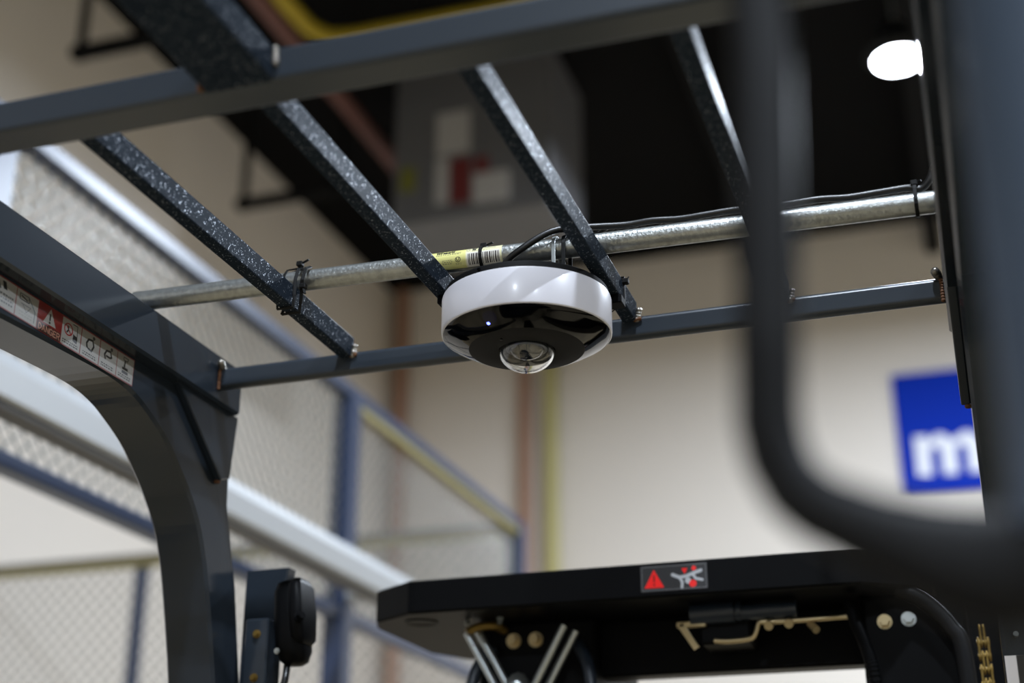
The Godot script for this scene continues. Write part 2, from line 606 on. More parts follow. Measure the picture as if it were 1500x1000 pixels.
	tube(s, [Vector3(-2.765, 5.6, 2.0), Vector3(-2.755, 5.6, -5.0), Vector3(-2.74, 5.6, -5.2), Vector3(-2.68, 5.6, -5.3), Vector3(-2.55, 5.6, -5.33), Vector3(2.0, 5.6, -5.4)], 0.042, 14)
	put("pipe", s, M.yellow_pipe, yp)
	for q in [Vector3(-2.76, 5.6, -2.5), Vector3(-2.2, 5.6, -5.34), Vector3(0.6, 5.6, -5.38)]:
		s = S()
		tube(s, [q, q + Vector3(0, 0.37, 0)], 0.008, 6)
		put("hanging_rod", s, M.joist, yp)
	# black trapeze hangers in front of the left wall
	for q in [[-4.54, "black trapeze hanger in front of the beige wall, at upper left corner"], [-6.07, "black trapeze hanger in front of the beige wall, above the conduit"]]:
		var t := thing("trapeze_hanger", q[1], "hanger", Vector3(-3.2, 5.2, q[0]), "trapeze hangers under the black ceiling")
		for x in [-3.53, -2.95]:
			s = S()
			tube(s, [Vector3(x, 5.17, q[0]), Vector3(x, 5.97, q[0])], 0.022, 8)
			put("rod", s, M.joist, t)
		s = S()
		box(s, Vector3(-3.57, 5.18, q[0] - 0.03), Vector3(-2.91, 5.235, q[0] + 0.03), 0.004)
		put("cross_bar", s, M.joist, t)

# crimped wires in both diagonals of a rectangle that starts at o and spans u by v
func wire_mesh(st: SurfaceTool, o: Vector3, u: Vector3, v: Vector3, cell: float, r: float) -> void:
	var W := u.length()
	var H := v.length()
	var un := u / W
	var vn := v / H
	var nn := un.cross(vn)
	st.set_smooth_group(1)
	for dir in 2:
		var c := -H + cell * 0.5
		while c < W:
			var s0 := maxf(0.0, -c)
			var s1 := minf(H, W - c)
			if s1 - s0 > 0.01:
				var path := []
				var n := maxi(1, int(round((s1 - s0) / (cell * 0.5))))
				for i in n + 1:
					var s := lerpf(s0, s1, float(i) / n)
					var x := c + s
					if dir == 1:
						x = W - x
					var k := int(floor(s / (cell * 0.5) + 0.5))
					var z := r * 0.8 * (1.0 if (k + dir) % 2 == 0 else -1.0)
					path.append(o + un * x + vn * s + nn * z)
				var t := (un * (1.0 if dir == 0 else -1.0) + vn).normalized()
				var sd := t.cross(nn)
				for i in path.size() - 1:
					for j in 5:
						var a0 := TAU * j / 5
						var a1 := TAU * (j + 1) / 5
						var d0 := (sd * cos(a0) + nn * sin(a0)) * r
						var d1 := (sd * cos(a1) + nn * sin(a1)) * r
						quad(st, path[i] + d0, path[i + 1] + d0, path[i + 1] + d1, path[i] + d1)
			c += cell

func cage() -> void:
	var X := -1.553
	var t := thing("wire_cage", "blue grey steel partition cage with galvanised diamond wire mesh on the left", "cage", Vector3(X, 0, -3.5))
	for z in [-0.28, -1.80, -3.303, -4.766]:
		var st := S()
		box(st, Vector3(X - 0.03, 0, z - 0.03), Vector3(X + 0.03, 2.917 if z > -4.5 else 2.935, z + 0.03), 0.004)
		put("post", st, M.blue_steel, t)
	var st := S()
	box(st, Vector3(X - 0.02, 2.908, -4.747), Vector3(X + 0.02, 2.945, 0.3), 0.004)
	put("top_rail", st, M.blue_steel, t)
	st = S()
	box(st, Vector3(X - 0.02, 2.309, -4.747), Vector3(X + 0.02, 2.341, 0.3), 0.004)
	put("middle_rail", st, M.blue_steel, t)
	for p in [[-0.31, -1.77], [-1.83, -3.273], [-3.333, -4.736]]:
		st = S()
		wire_mesh(st, Vector3(X, 2.341, p[0]), Vector3(0, 0, p[1] - p[0]), Vector3(0, 0.567, 0), 0.0425, 0.0023)
		var m := put("wire_mesh", st, M.wire, t)
		m.set_meta("kind", "stuff")
	st = S()
	box(st, Vector3(X + 0.002, 2.884, -4.736), Vector3(X + 0.022, 2.905, -3.333), 0.003)
	part_label(put("yellow_trim", st, M.yellow, t), "dull yellow edge strip")
	# the panel across the end of the cage
	for x in [-3.09]:
		st = S()
		box(st, Vector3(x - 0.022, 0, -4.786), Vector3(x + 0.022, 2.917, -4.746), 0.004)
		put("post", st, M.blue_steel, t)
	st = S()
	box(st, Vector3(-3.9, 2.917, -4.784), Vector3(X - 0.03, 2.938, -4.748), 0.004)
	put("top_rail", st, M.box_grey, t)
	st = S()
	box(st, Vector3(-3.88, 2.884, -4.762), Vector3(X - 0.03, 2.914, -4.738), 0.003)
	part_label(put("yellow_trim", st, M.yellow, t), "dull yellow edge strip")
	for p in [[-1.583, -3.07], [-3.11, -3.88]]:
		st = S()
		wire_mesh(st, Vector3(p[0], 1.6, -4.766), Vector3(p[1] - p[0], 0, 0), Vector3(0, 1.284, 0), 0.058, 0.0036)
		var m := put("wire_mesh", st, M.wire, t)
		m.set_meta("kind", "stuff")
	st = S()
	box(st, Vector3(-3.9, 1.56, -4.786), Vector3(X - 0.03, 1.6, -4.746), 0.004)
	put("middle_rail", st, M.blue_steel, t)
	# pale track beam along the outside of the cage
	var b := thing("track_beam", "pale grey painted track beam running along the outside of the cage", "beam", Vector3(-1.4, 2.34, -2.4))
	st = S()
	var prof := PackedVector2Array([Vector2(-0.03, -0.04), Vector2(0.026, -0.04), Vector2(0.03, -0.036), Vector2(0.03, 0.012), Vector2(0.012, 0.04), Vector2(-0.03, 0.04)])
	sweep(st, [Vector3(-1.4, 2.379, 0.3), Vector3(-1.4, 2.379, -3.40)], prof, Vector3.UP, false)
	put("rail", st, M.alu, b)
	st = S()
	box(st, Vector3(-1.42, 2.327, -3.39), Vector3(-1.38, 2.3395, 0.3), 0.002)
	put("lower_channel", st, M.box_grey, b)
	for z in [-0.28, -1.80, -3.303]:
		st = S()
		box(st, Vector3(-1.525, 2.36, z - 0.025), Vector3(-1.43, 2.40, z + 0.025), 0.003)
		put("wall_bracket", st, M.alu, b)

# ---------------------------------------------------------------- the truck

const XL := -0.711      # inner faces of the side rails
const XR := 0.005
const MID := -0.353

# profile of the pillar seen from the side (z, y): its lower and upper outlines
func pillar_profile() -> PackedVector2Array:
	return PackedVector2Array([
		Vector2(0.30, 2.056), Vector2(-0.88, 2.056), Vector2(-0.97, 2.06), Vector2(-1.04, 2.062), Vector2(-1.08, 2.057), Vector2(-1.111, 2.046), Vector2(-1.14, 2.032), Vector2(-1.167, 2.012),
		Vector2(-1.19, 1.992), Vector2(-1.212, 1.967), Vector2(-1.227, 1.94), Vector2(-1.238, 1.912), Vector2(-1.254, 1.862), Vector2(-1.266, 1.819), Vector2(-1.30, 1.68), Vector2(-1.44, 0.0),
		Vector2(-1.50, 0.0), Vector2(-1.355, 1.68), Vector2(-1.32, 1.826), Vector2(-1.297, 1.92), Vector2(-1.268, 2.0), Vector2(-1.262, 2.096), Vector2(0.30, 2.096)])

func side(t: Node3D, right: bool) -> void:
	var f := 1.0 if right else -1.0
	var face := XR if right else XL          # inner face of the upper rail
	var rec := face + f * (0.010 if right else 0.016)              # inner face of the recessed pillar web
	var out := face + f * 0.069
	# upper rail: a flat tube whose lower edge stands proud of the pillar
	var st := S()
	box(st, Vector3(minf(face, out), 2.091, -1.25), Vector3(maxf(face, out), 2.141, 0.30), 0.0025)
	var rail := put("side_rail", st, M.paint, t)
	# pillar
	st = S()
	var pts := PackedVector2Array()
	var raw := pillar_profile()
	for i in raw.size():
		var p := raw[i]
		pts.append(Vector2(-p.x, p.y))
		if i >= 2 and i <= 12:        # the curved stretch gets finer steps
			for k in [1, 2, 3]:
				var c := raw[i].cubic_interpolate(raw[i + 1], raw[i - 1], raw[i + 2], k / 4.0)
				pts.append(Vector2(-c.x, c.y))
	# ax = -z, ay = +y gives az = ax x ay = +x
	prism(st, pts, Vector3(minf(rec, out), 0, 0), Vector3(0, 0, -1), Vector3.UP, absf(out - rec), 0.003)
	var pil := put("pillar", st, M.paint, t)
	# gusset plate between rail and pillar
	st = S()
	prism(st, PackedVector2Array([Vector2(1.14, 2.093), Vector2(1.236, 2.018), Vector2(1.253, 2.024), Vector2(1.261, 2.093)]), Vector3(minf(rec, rec - f * 0.008), 0, 0), Vector3(0, 0, -1), Vector3.UP, 0.008, 0.001)
	put("gusset", st, M.paint, pil)
	st = S()
	lathe(st, [Vector2(0.0, -0.002), Vector2(0.003, -0.001), Vector2(0.0035, 0.001), Vector2(0.0, 0.003)], Vector3(rec - f * 0.002, 2.017, -1.238), 10)
	part_label(put("rust_spot", st, M.rust, pil), "small orange rust spot")

func guard() -> void:
	var t := thing("overhead_guard", "dark painted steel overhead guard of parallel bars between curved pillars", "guard", Vector3(MID, 2.1, -0.95))
	# cross tubes
	var st := S()
	sweep(st, [Vector3(-0.78, 2.1165, -0.7145), Vector3(0.07, 2.1165, -0.7145)], rrect(0.029, 0.025, 0.003, 3), Vector3.UP, false)
	put("cross_tube", st, M.tube_paint, t)
	st = S()
	sweep(st, [Vector3(XL - 0.002, 2.1152, -1.206), Vector3(XR + 0.002, 2.1152, -1.206)], rrect(0.012, 0.0225, 0.005, 8), Vector3.UP, false)
	put("cross_tube", st, M.tube_paint, t)
	# bars
	for x in [-0.5685, -0.424, -0.2785, -0.136]:
		st = S()
		sweep(st, [Vector3(x, 2.131, -0.727), Vector3(x, 2.131, -1.203)], rrect(0.013, 0.022, 0.0014, 2), Vector3.UP, false)
		var b := put("guard_bar", st, M.flake, t)
		weld(b, Vector3(x + 0.0085, 2.126, -1.199), Vector3(0.2, 0.8, 0.1).normalized(), 0.012, 0.0032, M.weld)
		weld(b, Vector3(x + 0.008, 2.1215, -1.1985), Vector3(1, 0.2, 0).normalized(), 0.006, 0.002, M.rust)
		weld(b, Vector3(x + 0.007, 2.13, -0.730), Vector3.UP, 0.018, 0.0025, M.weld)
	# wide tube from the near cross tube back over the driver
	st = S()
	sweep(st, [Vector3(-0.418, 2.1165, -0.701), Vector3(-0.418, 2.1165, 0.30)], rrect(0.05, 0.025, 0.003, 3), Vector3.UP, false)
	var wt := put("wide_tube", st, M.flake, t)
	weld(wt, Vector3(-0.3915, 2.121, -0.6985), Vector3(0, 1, 0.1).normalized(), 0.013, 0.003, M.weld)
	weld(wt, Vector3(-0.445, 2.110, -0.698), Vector3(0, 1, 0), 0.01, 0.0028, M.rust)
	weld(wt, Vector3(-0.446, 2.117, -0.6985), Vector3(0, 1, 0), 0.008, 0.0025, M.weld)
	# rear cross tube behind the viewer
	st = S()
	sweep(st, [Vector3(-0.78, 2.1165, 0.29), Vector3(0.07, 2.1165, 0.29)], rrect(0.029, 0.025, 0.003, 3), Vector3.UP, false)
	put("cross_tube", st, M.tube_paint, t)
	side(t, false)
	side(t, true)
	for s in [[XL + 0.002, 1.0], [XR - 0.002, -1.0]]:
		st = S()
		weld(t, Vector3(s[0] + s[1] * 0.002, 2.127, -1.199), Vector3(0.3 * s[1], 0.3, 1).normalized(), 0.016, 0.004, M.weld)
		weld(t, Vector3(s[0], 2.113, -1.1985), Vector3(0, 1, 0), 0.022, 0.0018, M.rust)
	# rear legs behind the viewer
	for x in [-0.75, 0.045]:
		st = S()
		box(st, Vector3(x - 0.025, 0.0, 0.25), Vector3(x + 0.025, 2.1, 0.30), 0.003)
		put("rear_leg", st, M.paint, t)

	# danger strip on the left pillar
	var im := Image.create(1024, 128, false, Image.FORMAT_RGB8)
	var pale := Color(0.56, 0.55, 0.53)
	var ink := Color(0.1, 0.1, 0.1)
	var red := Color(0.42, 0.1, 0.09)
	im.fill(red)
	var zs := [0.835, 0.895, 0.925, 0.959, 0.988, 1.017, 1.045, 1.073]
	var X := []
	for z in zs:
		X.append((z - zs[0]) / (zs[-1] - zs[0]) * 1024.0)
	for k in 7:
		if k != 2:
			im.fill_rect(Rect2i(int(X[k]) + 2, 5, int(X[k + 1] - X[k]) - 4, 118), pale)
	# first field: figures and words
	c_poly(im, PackedVector2Array([Vector2(176, 14), Vector2(196, 14), Vector2(206, 46), Vector2(186, 46)]), ink)
	c_path(im, [Vector2(130, 50), Vector2(150, 20), Vector2(168, 48)], 8, ink)
	c_print(im, Vector2(20, 64), Vector2(245, 112), 3, Color(0.25, 0.25, 0.25))
	# second field: a truck under its load chart
	var a: float = X[1]
	c_path(im, [Vector2(a + 20, 20), Vector2(a + 70, 20), Vector2(a + 112, 66), Vector2(a + 112, 112)], 4, Color(0.25, 0.3, 0.32))
	c_path(im, [Vector2(a + 20, 20), Vector2(a + 20, 44), Vector2(a + 74, 44), Vector2(a + 70, 20)], 4, ink)
	c_path(im, [Vector2(a + 40, 60), Vector2(a + 64, 88), Vector2(a + 86, 60), Vector2(a + 30, 60)], 4, Color(0.4, 0.4, 0.4))
	c_path(im, [Vector2(a + 30, 28), Vector2(a + 62, 38)], 6, ink)
	c_print(im, Vector2(a + 24, 92), Vector2(a + 100, 116), 2, Color(0.5, 0.5, 0.48))
	# danger field
	var d: float = X[2]
	c_poly(im, PackedVector2Array([Vector2(d + 73, 8), Vector2(d + 112, 80), Vector2(d + 34, 80)]), pale)
	c_line(im, Vector2(d + 73, 34), Vector2(d + 73, 58), 8, ink)
	c_disc(im, Vector2(d + 73, 70), 5, ink)
	im.fill_rect(Rect2i(int(d) + 2, 88, int(X[3] - d) - 4, 38), Color(0.16, 0.08, 0.07))
	c_text(im, "DANGER", Vector2(d + 12, 94), 24, 5, Color(0.62, 0.45, 0.38), 1.6)
	# no standing under the forks
	var e: float = X[3]
	c_disc(im, Vector2(e + 42, 48), 28, Color(0.5, 0.1, 0.1), 22)
	c_line(im, Vector2(e + 24, 30), Vector2(e + 60, 66), 6, Color(0.5, 0.1, 0.1))
	c_path(im, [Vector2(e + 40, 34), Vector2(e + 42, 50), Vector2(e + 34, 62)], 7, ink)
	c_path(im, [Vector2(e + 68, 14), Vector2(e + 96, 14), Vector2(e + 100, 84)], 4, ink)
	c_poly(im, PackedVector2Array([Vector2(e + 74, 56), Vector2(e + 98, 62), Vector2(e + 100, 92), Vector2(e + 72, 86)]), ink)
	c_print(im, Vector2(e + 12, 98), Vector2(e + 110, 118), 2, ink)
	# keep limbs inside; brace; hold on
	for k in [4, 5]:
		var g: float = X[k] + (X[k + 1] - X[k]) * 0.5
		c_disc(im, Vector2(g + 18, 20), 8, ink)
		c_path(im, [Vector2(g + 12, 32), Vector2(g - 14, 36), Vector2(g - 26, 56), Vector2(g - 20, 74)], 9, ink)
		c_path(im, [Vector2(g + 12, 32), Vector2(g + 22, 56), Vector2(g + 10, 82 if k == 4 else 62), Vector2(g - 12, 78 if k == 4 else 60)], 9, ink)
		c_print(im, Vector2(g - 44, 98), Vector2(g + 42, 118), 2, ink)
	var q: float = X[6] + (X[7] - X[6]) * 0.5
	c_path(im, [Vector2(q - 16, 16), Vector2(q + 18, 16), Vector2(q + 12, 30), Vector2(q - 14, 30), Vector2(q - 16, 16)], 4, ink)
	c_path(im, [Vector2(q - 4, 36), Vector2(q - 6, 58)], 10, ink)
	c_poly(im, PackedVector2Array([Vector2(q - 20, 62), Vector2(q + 18, 62), Vector2(q + 22, 92), Vector2(q - 22, 92)]), ink)
	im.fill_rect(Rect2i(int(q) - 22, 74, 44, 5), pale)
	c_print(im, Vector2(q - 44, 98), Vector2(q + 42, 118), 2, ink)
	st = S()
	sheet(st, Vector3(XL - 0.016, 2.0895, -0.835), Vector3(0, 0, -0.238), Vector3(0, -0.0265, 0), 0.0004)
	part_label(put("danger_label", st, picture(im, 0.3, 0.5), t.get_node("pillar")), "white and red danger label strip with small pictograms")
	# white label on the right pillar's rear face
	im = Image.create(64, 64, false, Image.FORMAT_RGB8)
	im.fill(Color(0.9, 0.9, 0.93))
	im.fill_rect(Rect2i(12, 0, 10, 64), Color(0.12, 0.13, 0.15))
	c_poly(im, PackedVector2Array([Vector2(22, 0), Vector2(27, 0), Vector2(22, 40)]), Color(0.12, 0.13, 0.15))
	st = S()
	var dn := Vector3(0, -0.139, -0.034).normalized()
	sheet(st, Vector3(XR + 0.0112, 1.806, -1.2690), Vector3(0.05, 0, 0), dn * 0.06, 0.0005)
	for c in t.get_children():
		if c.name.begins_with("pillar") and c.name != "pillar":
			part_label(put("white_label", st, picture(im), c), "white printed label")
			var s2 := S()
			sweep(s2, [Vector3(0.0275, 1.822, -1.265), Vector3(0.0275, 1.8225, -1.2615)], circle(0.0022, 12), Vector3.UP, false)
			put("rivet", s2, M.zinc, c)

func loop(st: SurfaceTool, pts: Array, w := 0.0032, th := 0.0012) -> void:
	sweep(st, pts, rrect(w, th, 0.0003, 1), (pts[0] - _mid(pts)).normalized(), false, true)

func _mid(pts: Array) -> Vector3:
	var m := Vector3.ZERO
	for p in pts:
		m += p
	return m / pts.size()

func zip_tie(label: String, pts: Array, head: Vector3, tail: Vector3) -> void:
	var t := thing("zip_tie", label, "zip tie", pts[0], "black zip ties on the guard")
	var st := S()
	loop(st, pts)
	put("strap", st, M.tie, t)
	st = S()
	box(st, head - Vector3(0.003, 0.0025, 0.003), head + Vector3(0.003, 0.0025, 0.003), 0.0008)
	put("head", st, M.tie, t)
	st = S()
	sweep(st, [head, head.lerp(tail, 0.5), tail], rrect(0.0026, 0.001, 0.0003, 1), Vector3.UP, false)
	put("tail", st, M.tie, t)

const CA := Vector3(-0.737, 2.1535, -1.079)     # conduit ends
const CB := Vector3(0.03, 2.1535, -1.108)
const CR := 0.0096

func on_conduit(x: float) -> Vector3:
	return CA.lerp(CB, (x - CA.x) / (CB.x - CA.x))

func ring_pts(x: float, r: float, up := 0.0) -> Array:
	var c := on_conduit(x)
	var out := []
	for i in 16:
		var a := TAU * i / 16.0
		out.append(c + Vector3(0, sin(a) * r + (up if sin(a) > 0.2 else 0.0), cos(a) * r))
	return out

func conduit() -> void:
	var t := thing("steel_conduit", "galvanised steel conduit lying across the guard bars above the dome camera", "conduit", CA)
	var st := S()
	var prof := circle(CR, 24)
	sweep(st, [CA, CA.lerp(CB, 0.25), CA.lerp(CB, 0.5), CA.lerp(CB, 0.75), CB], prof)
	put("pipe", st, M.galv, t)
	# yellow maker's label wrapped round the conduit
	var im := Image.create(512, 160, false, Image.FORMAT_RGB8)
	im.fill(Color(0.84, 0.82, 0.52))
	im.fill_rect(Rect2i(292, 0, 220, 160), Color(0.86, 0.84, 0.68))
	im.fill_rect(Rect2i(300, 62, 200, 98), Color(0.84, 0.82, 0.78))
	var ink := Color(0.12, 0.12, 0.1)
	var pale := Color(0.5, 0.49, 0.33)
	var x := c_text(im, "Wheatl", Vector2(114, 22), 28, 7, ink, 1.3)
	im.fill_rect(Rect2i(int(x), 48, 40, 5), pale)
	c_print(im, Vector2(112, 58), Vector2(262, 68), 1, ink)
	c_print(im, Vector2(150, 98), Vector2(212, 130), 3, pale)
	c_disc(im, Vector2(246, 100), 17, ink, 13)
	c_line(im, Vector2(238, 92), Vector2(238, 102), 4, ink)
	c_path(im, [Vector2(238, 102), Vector2(246, 108), Vector2(252, 102), Vector2(252, 92)], 4, ink)
	c_print(im, Vector2(230, 122), Vector2(266, 136), 2, pale)
	c_disc(im, Vector2(306, 40), 12, pale, 8)
	c_text(im, "W", Vector2(332, 22), 26, 7, ink)
	im.fill_rect(Rect2i(362, 34, 110, 5), Color(0.35, 0.34, 0.25))
	c_print(im, Vector2(330, 52), Vector2(440, 60), 1, pale)
	var bx := 308
	while bx < 496:
		var w := rng.randi_range(3, 8)
		im.fill_rect(Rect2i(bx, 72, w, 72), Color(0.15, 0.12, 0.13))
		bx += w + rng.randi_range(3, 7)
	st = S()
	st.set_smooth_group(1)
	var x0 := -0.445
	var x1 := -0.366
	var R := CR + 0.00025
	var nseg := 16
	# from the top edge forward (towards +z) and down
	for i in nseg:
		var a0 := deg_to_rad(lerpf(72.0, -66.0, float(i) / nseg))
		var a1 := deg_to_rad(lerpf(72.0, -66.0, float(i + 1) / nseg))
		var c0 := on_conduit(x0)
		var c1 := on_conduit(x1)
		var d0 := Vector3(0, sin(a0), cos(a0)) * R
		var d1 := Vector3(0, sin(a1), cos(a1)) * R
		var v0 := float(i) / nseg
		var v1 := float(i + 1) / nseg
		tri(st, c0 + d0, c0 + d1, c1 + d1, Vector2(0, v0), Vector2(0, v1), Vector2(1, v1))
		tri(st, c0 + d0, c1 + d1, c1 + d0, Vector2(0, v0), Vector2(1, v1), Vector2(1, v0))
	part_label(put("maker_label", st, picture(im, 0.35, 0.4), t), "pale yellow printed label with a barcode")

	# zip ties
	var z := -1.066
	zip_tie("black zip tie lashing the conduit to the leftmost guard bar", [Vector3(-0.5765, 2.1185, z), Vector3(-0.5605, 2.1185, z), Vector3(-0.5600, 2.131, z), Vector3(-0.5600, 2.146, z), Vector3(-0.559, 2.158, z - 0.003), Vector3(-0.5605, 2.1645, z - 0.015), Vector3(-0.5765, 2.1645, z - 0.015), Vector3(-0.577, 2.146, z - 0.001), Vector3(-0.577, 2.131, z)], Vector3(-0.558, 2.163, z - 0.004), Vector3(-0.549, 2.166, z - 0.003))
	zip_tie("thin second zip tie with hanging end right of the leftmost bar's lashing", [Vector3(-0.5775, 2.1180, -1.077), Vector3(-0.5595, 2.1180, -1.077), Vector3(-0.5565, 2.131, -1.073), Vector3(-0.5540, 2.146, -1.068), Vector3(-0.552, 2.158, -1.070), Vector3(-0.5535, 2.1655, -1.083), Vector3(-0.5765, 2.1655, -1.090), Vector3(-0.5785, 2.146, -1.093), Vector3(-0.5785, 2.131, -1.085)], Vector3(-0.5530, 2.1395, -1.069), Vector3(-0.5490, 2.130, -1.065))
	zip_tie("black zip tie across the barcode of the conduit's yellow label", ring_pts(-0.386, CR + 0.0012), on_conduit(-0.386) + Vector3(0.001, 0.011, 0.002), on_conduit(-0.386) + Vector3(0.010, 0.0125, 0.004))
	zip_tie("black zip tie round conduit and cable beside the right side rail", ring_pts(-0.009, CR + 0.0012, 0.006), on_conduit(-0.009) + Vector3(0, 0.0175, 0.004), on_conduit(-0.009) + Vector3(0.006, 0.0185, 0.006))
	var c := -0.2785
	z = -1.15
	zip_tie("black zip tie round the second guard bar from the right, behind the dome", [Vector3(c - 0.0085, 2.1085, z), Vector3(c + 0.0078, 2.1185, z), Vector3(c + 0.0078, 2.131, z), Vector3(c + 0.0078, 2.1435, z), Vector3(c - 0.0085, 2.1435, z), Vector3(c - 0.0085, 2.131, z)], Vector3(c + 0.009, 2.139, z), Vector3(c + 0.0115, 2.144, z - 0.002))

	# strap that carries the dome from the conduit
	for s in [[-0.318, M.zinc, "grey strap hanging the dome camera from the conduit"], [-0.309, M.tie, "black strap hanging the dome camera from the conduit, right of the grey one"]]:
		st = S()
		var cc := on_conduit(s[0])
		var pts := []
		for i in 9:
			var a := PI * i / 8.0
			pts.append(cc + Vector3(0, sin(a) * (CR + 0.0015), cos(a) * (CR + 0.0015)))
		pts.append(Vector3(s[0], 2.112, cc.z - CR - 0.0015))
		pts.push_front(Vector3(s[0], 2.112, cc.z + CR + 0.0015))
		sweep(st, pts, rrect(0.0036, 0.0012, 0.0003, 1), Vector3.BACK, false)
		tag(put("hanging_strap", st, s[1]), s[2], "strap")

	# cables
	st = S()
	var p1 := [Vector3(-0.368, 2.113, -1.083), Vector3(-0.362, 2.136, -1.078), Vector3(-0.345, 2.1480, -1.0745), Vector3(-0.318, 2.1640, -1.080), Vector3(-0.29, 2.1680, -1.089)]
	for k in 11:
		var xx := -0.255 + 0.024 * k
		p1.append(on_conduit(xx) + Vector3(0, CR + 0.0042 + 0.0010 * sin(k * 2.1), 0.0030))
	p1.append_array([Vector3(-0.004, 2.166, -1.104), Vector3(0.004, 2.173, -1.102), Vector3(0.012, 2.19, -1.10), Vector3(0.03, 2.21, -1.10), Vector3(0.09, 2.19, -1.1)])
	tube(st, curve(p1, 5), 0.0031, 10)
	tag(put("camera_cable", st, M.cable), "black cable from the dome camera running along the top of the conduit", "cable")
	st = S()
	var pa := []
	var pb := []
	for k in 150:
		var u := k / 149.0
		var xx := lerpf(-0.30, -0.004, u)
		var ctr := on_conduit(xx) + Vector3(0, CR + 0.0058, -0.003)
		var ph := u * 130.0
		pa.append(ctr + Vector3(0, sin(ph), cos(ph)) * 0.0013)
		pb.append(ctr - Vector3(0, sin(ph), cos(ph)) * 0.0013)
	tube(st, pa, 0.0012, 6)
	tube(st, pb, 0.0012, 6)
	tag(put("twisted_wire", st, M.cable), "thin twisted black wire pair beside the cable on top of the conduit", "wire")

func dome() -> void:
	var c := Vector3(-0.3462, 2.0732, -1.0944)
	var t := thing("dome_camera", "white round fisheye security camera with glossy black underside under the guard", "camera", c)
	var st := S()
	lathe(st, [Vector2(0.0725, -0.0002), Vector2(0.0736, -0.0004), Vector2(0.0744, 0.0004), Vector2(0.0747, 0.002), Vector2(0.0747, 0.031), Vector2(0.0742, 0.0328), Vector2(0.0725, 0.0335), Vector2(0.0, 0.0335)], c, 96)
	put("white_ring", st, M.white, t)
	st = S()
	lathe(st, [Vector2(0.0716, 0.0335), Vector2(0.0724, 0.0345), Vector2(0.0724, 0.0385), Vector2(0.0714, 0.0395), Vector2(0.0, 0.0395)], c, 64)
	put("mounting_plate", st, M.matte, t)
	st = S()
	lathe(st, [Vector2(0.0505, -0.0128), Vector2(0.056, -0.0105), Vector2(0.063, -0.0068), Vector2(0.069, -0.0032), Vector2(0.0722, -0.0014), Vector2(0.0732, -0.0002), Vector2(0.0732, 0.002)], c, 96)
	put("glossy_cover", st, M.gloss, t)
	st = S()
	lathe(st, [Vector2(0.0, -0.0100), Vector2(0.0245, -0.0100), Vector2(0.0250, -0.0140), Vector2(0.027, -0.0146), Vector2(0.049, -0.0132), Vector2(0.0507, -0.0126)], c, 96)
	put("matte_disc", st, M.matte, t)
	# clear bubble over the lens: a thick shell of glass
	st = S()
	var pr := []
	for i in 19:
		var a := PI / 2 * i / 18.0
		pr.append(Vector2(sin(a) * 0.0250, -0.0128 - cos(a) * 0.0200))
	pr.append(Vector2(0.0250, -0.0108))
	pr.append(Vector2(0.0232, -0.0108))
	for i in 19:
		var a := PI / 2 * (18 - i) / 18.0
		pr.append(Vector2(sin(a) * 0.0232, -0.0128 - cos(a) * 0.0182))
	lathe(st, pr, c, 72)
	put("clear_bubble", st, M.glass, t)
	st = S()
	lathe(st, [Vector2(0.0, -0.0210), Vector2(0.006, -0.0203), Vector2(0.011, -0.0182), Vector2(0.0142, -0.0150), Vector2(0.0155, -0.0110), Vector2(0.0155, -0.0100)], c, 48)
	var ln := put("fisheye_lens", st, M.lens, t)
	st = S()
	lathe(st, [Vector2(0.0155, -0.0128), Vector2(0.0168, -0.0131), Vector2(0.018, -0.0128), Vector2(0.018, -0.0100)], c, 48)
	put("lens_ring", st, M.dark_blue, ln)
	# status light and sensor holes
	st = S()
	var lp := c + Vector3(-0.0155, -0.0083, 0.0572)
	var ball := SphereMesh.new()
	ball.radius = 0.0016
	ball.height = 0.0032
	ball.radial_segments = 12
	ball.rings = 6
	st.append_from(ball, 0, Transform3D(Basis(), lp))
	part_label(put("status_light", st, M.blue_led, t, true), "tiny lit blue status light")
	var l := OmniLight3D.new()
	l.name = "status_glow"
	l.position = lp - c + Vector3(-0.0005, -0.003, 0.003)
	l.light_color = Color(0.35, 0.4, 1.0)
	l.light_energy = 0.00002
	l.light_size = 0.0016
	l.shadow_enabled = true
	t.add_child(l, true)
	st = S()
	lathe(st, [Vector2(0.0, -0.0152), Vector2(0.0012, -0.0150), Vector2(0.0012, -0.0138)], c + Vector3(-0.012, 0, 0.034), 12)
	put("microphone_hole", st, M.gloss, t)
	st = S()
	box(st, c + Vector3(-0.0215, 0.0350, 0.0660), c + Vector3(-0.0185, 0.0370, 0.0712), 0.0004)
	put("screw_slot", st, M.gloss, t)
	# small clips by which the plate hangs under two guard bars
	for q in [Vector3(-0.4185, 0, -1.093), Vector3(-0.2785, 0, -1.14)]:
		st = S()
		box(st, Vector3(q.x - 0.009, 2.1115, q.z - 0.008), Vector3(q.x + 0.009, 2.1200, q.z + 0.008), 0.001)
		put("mounting_clip", st, M.black, t)

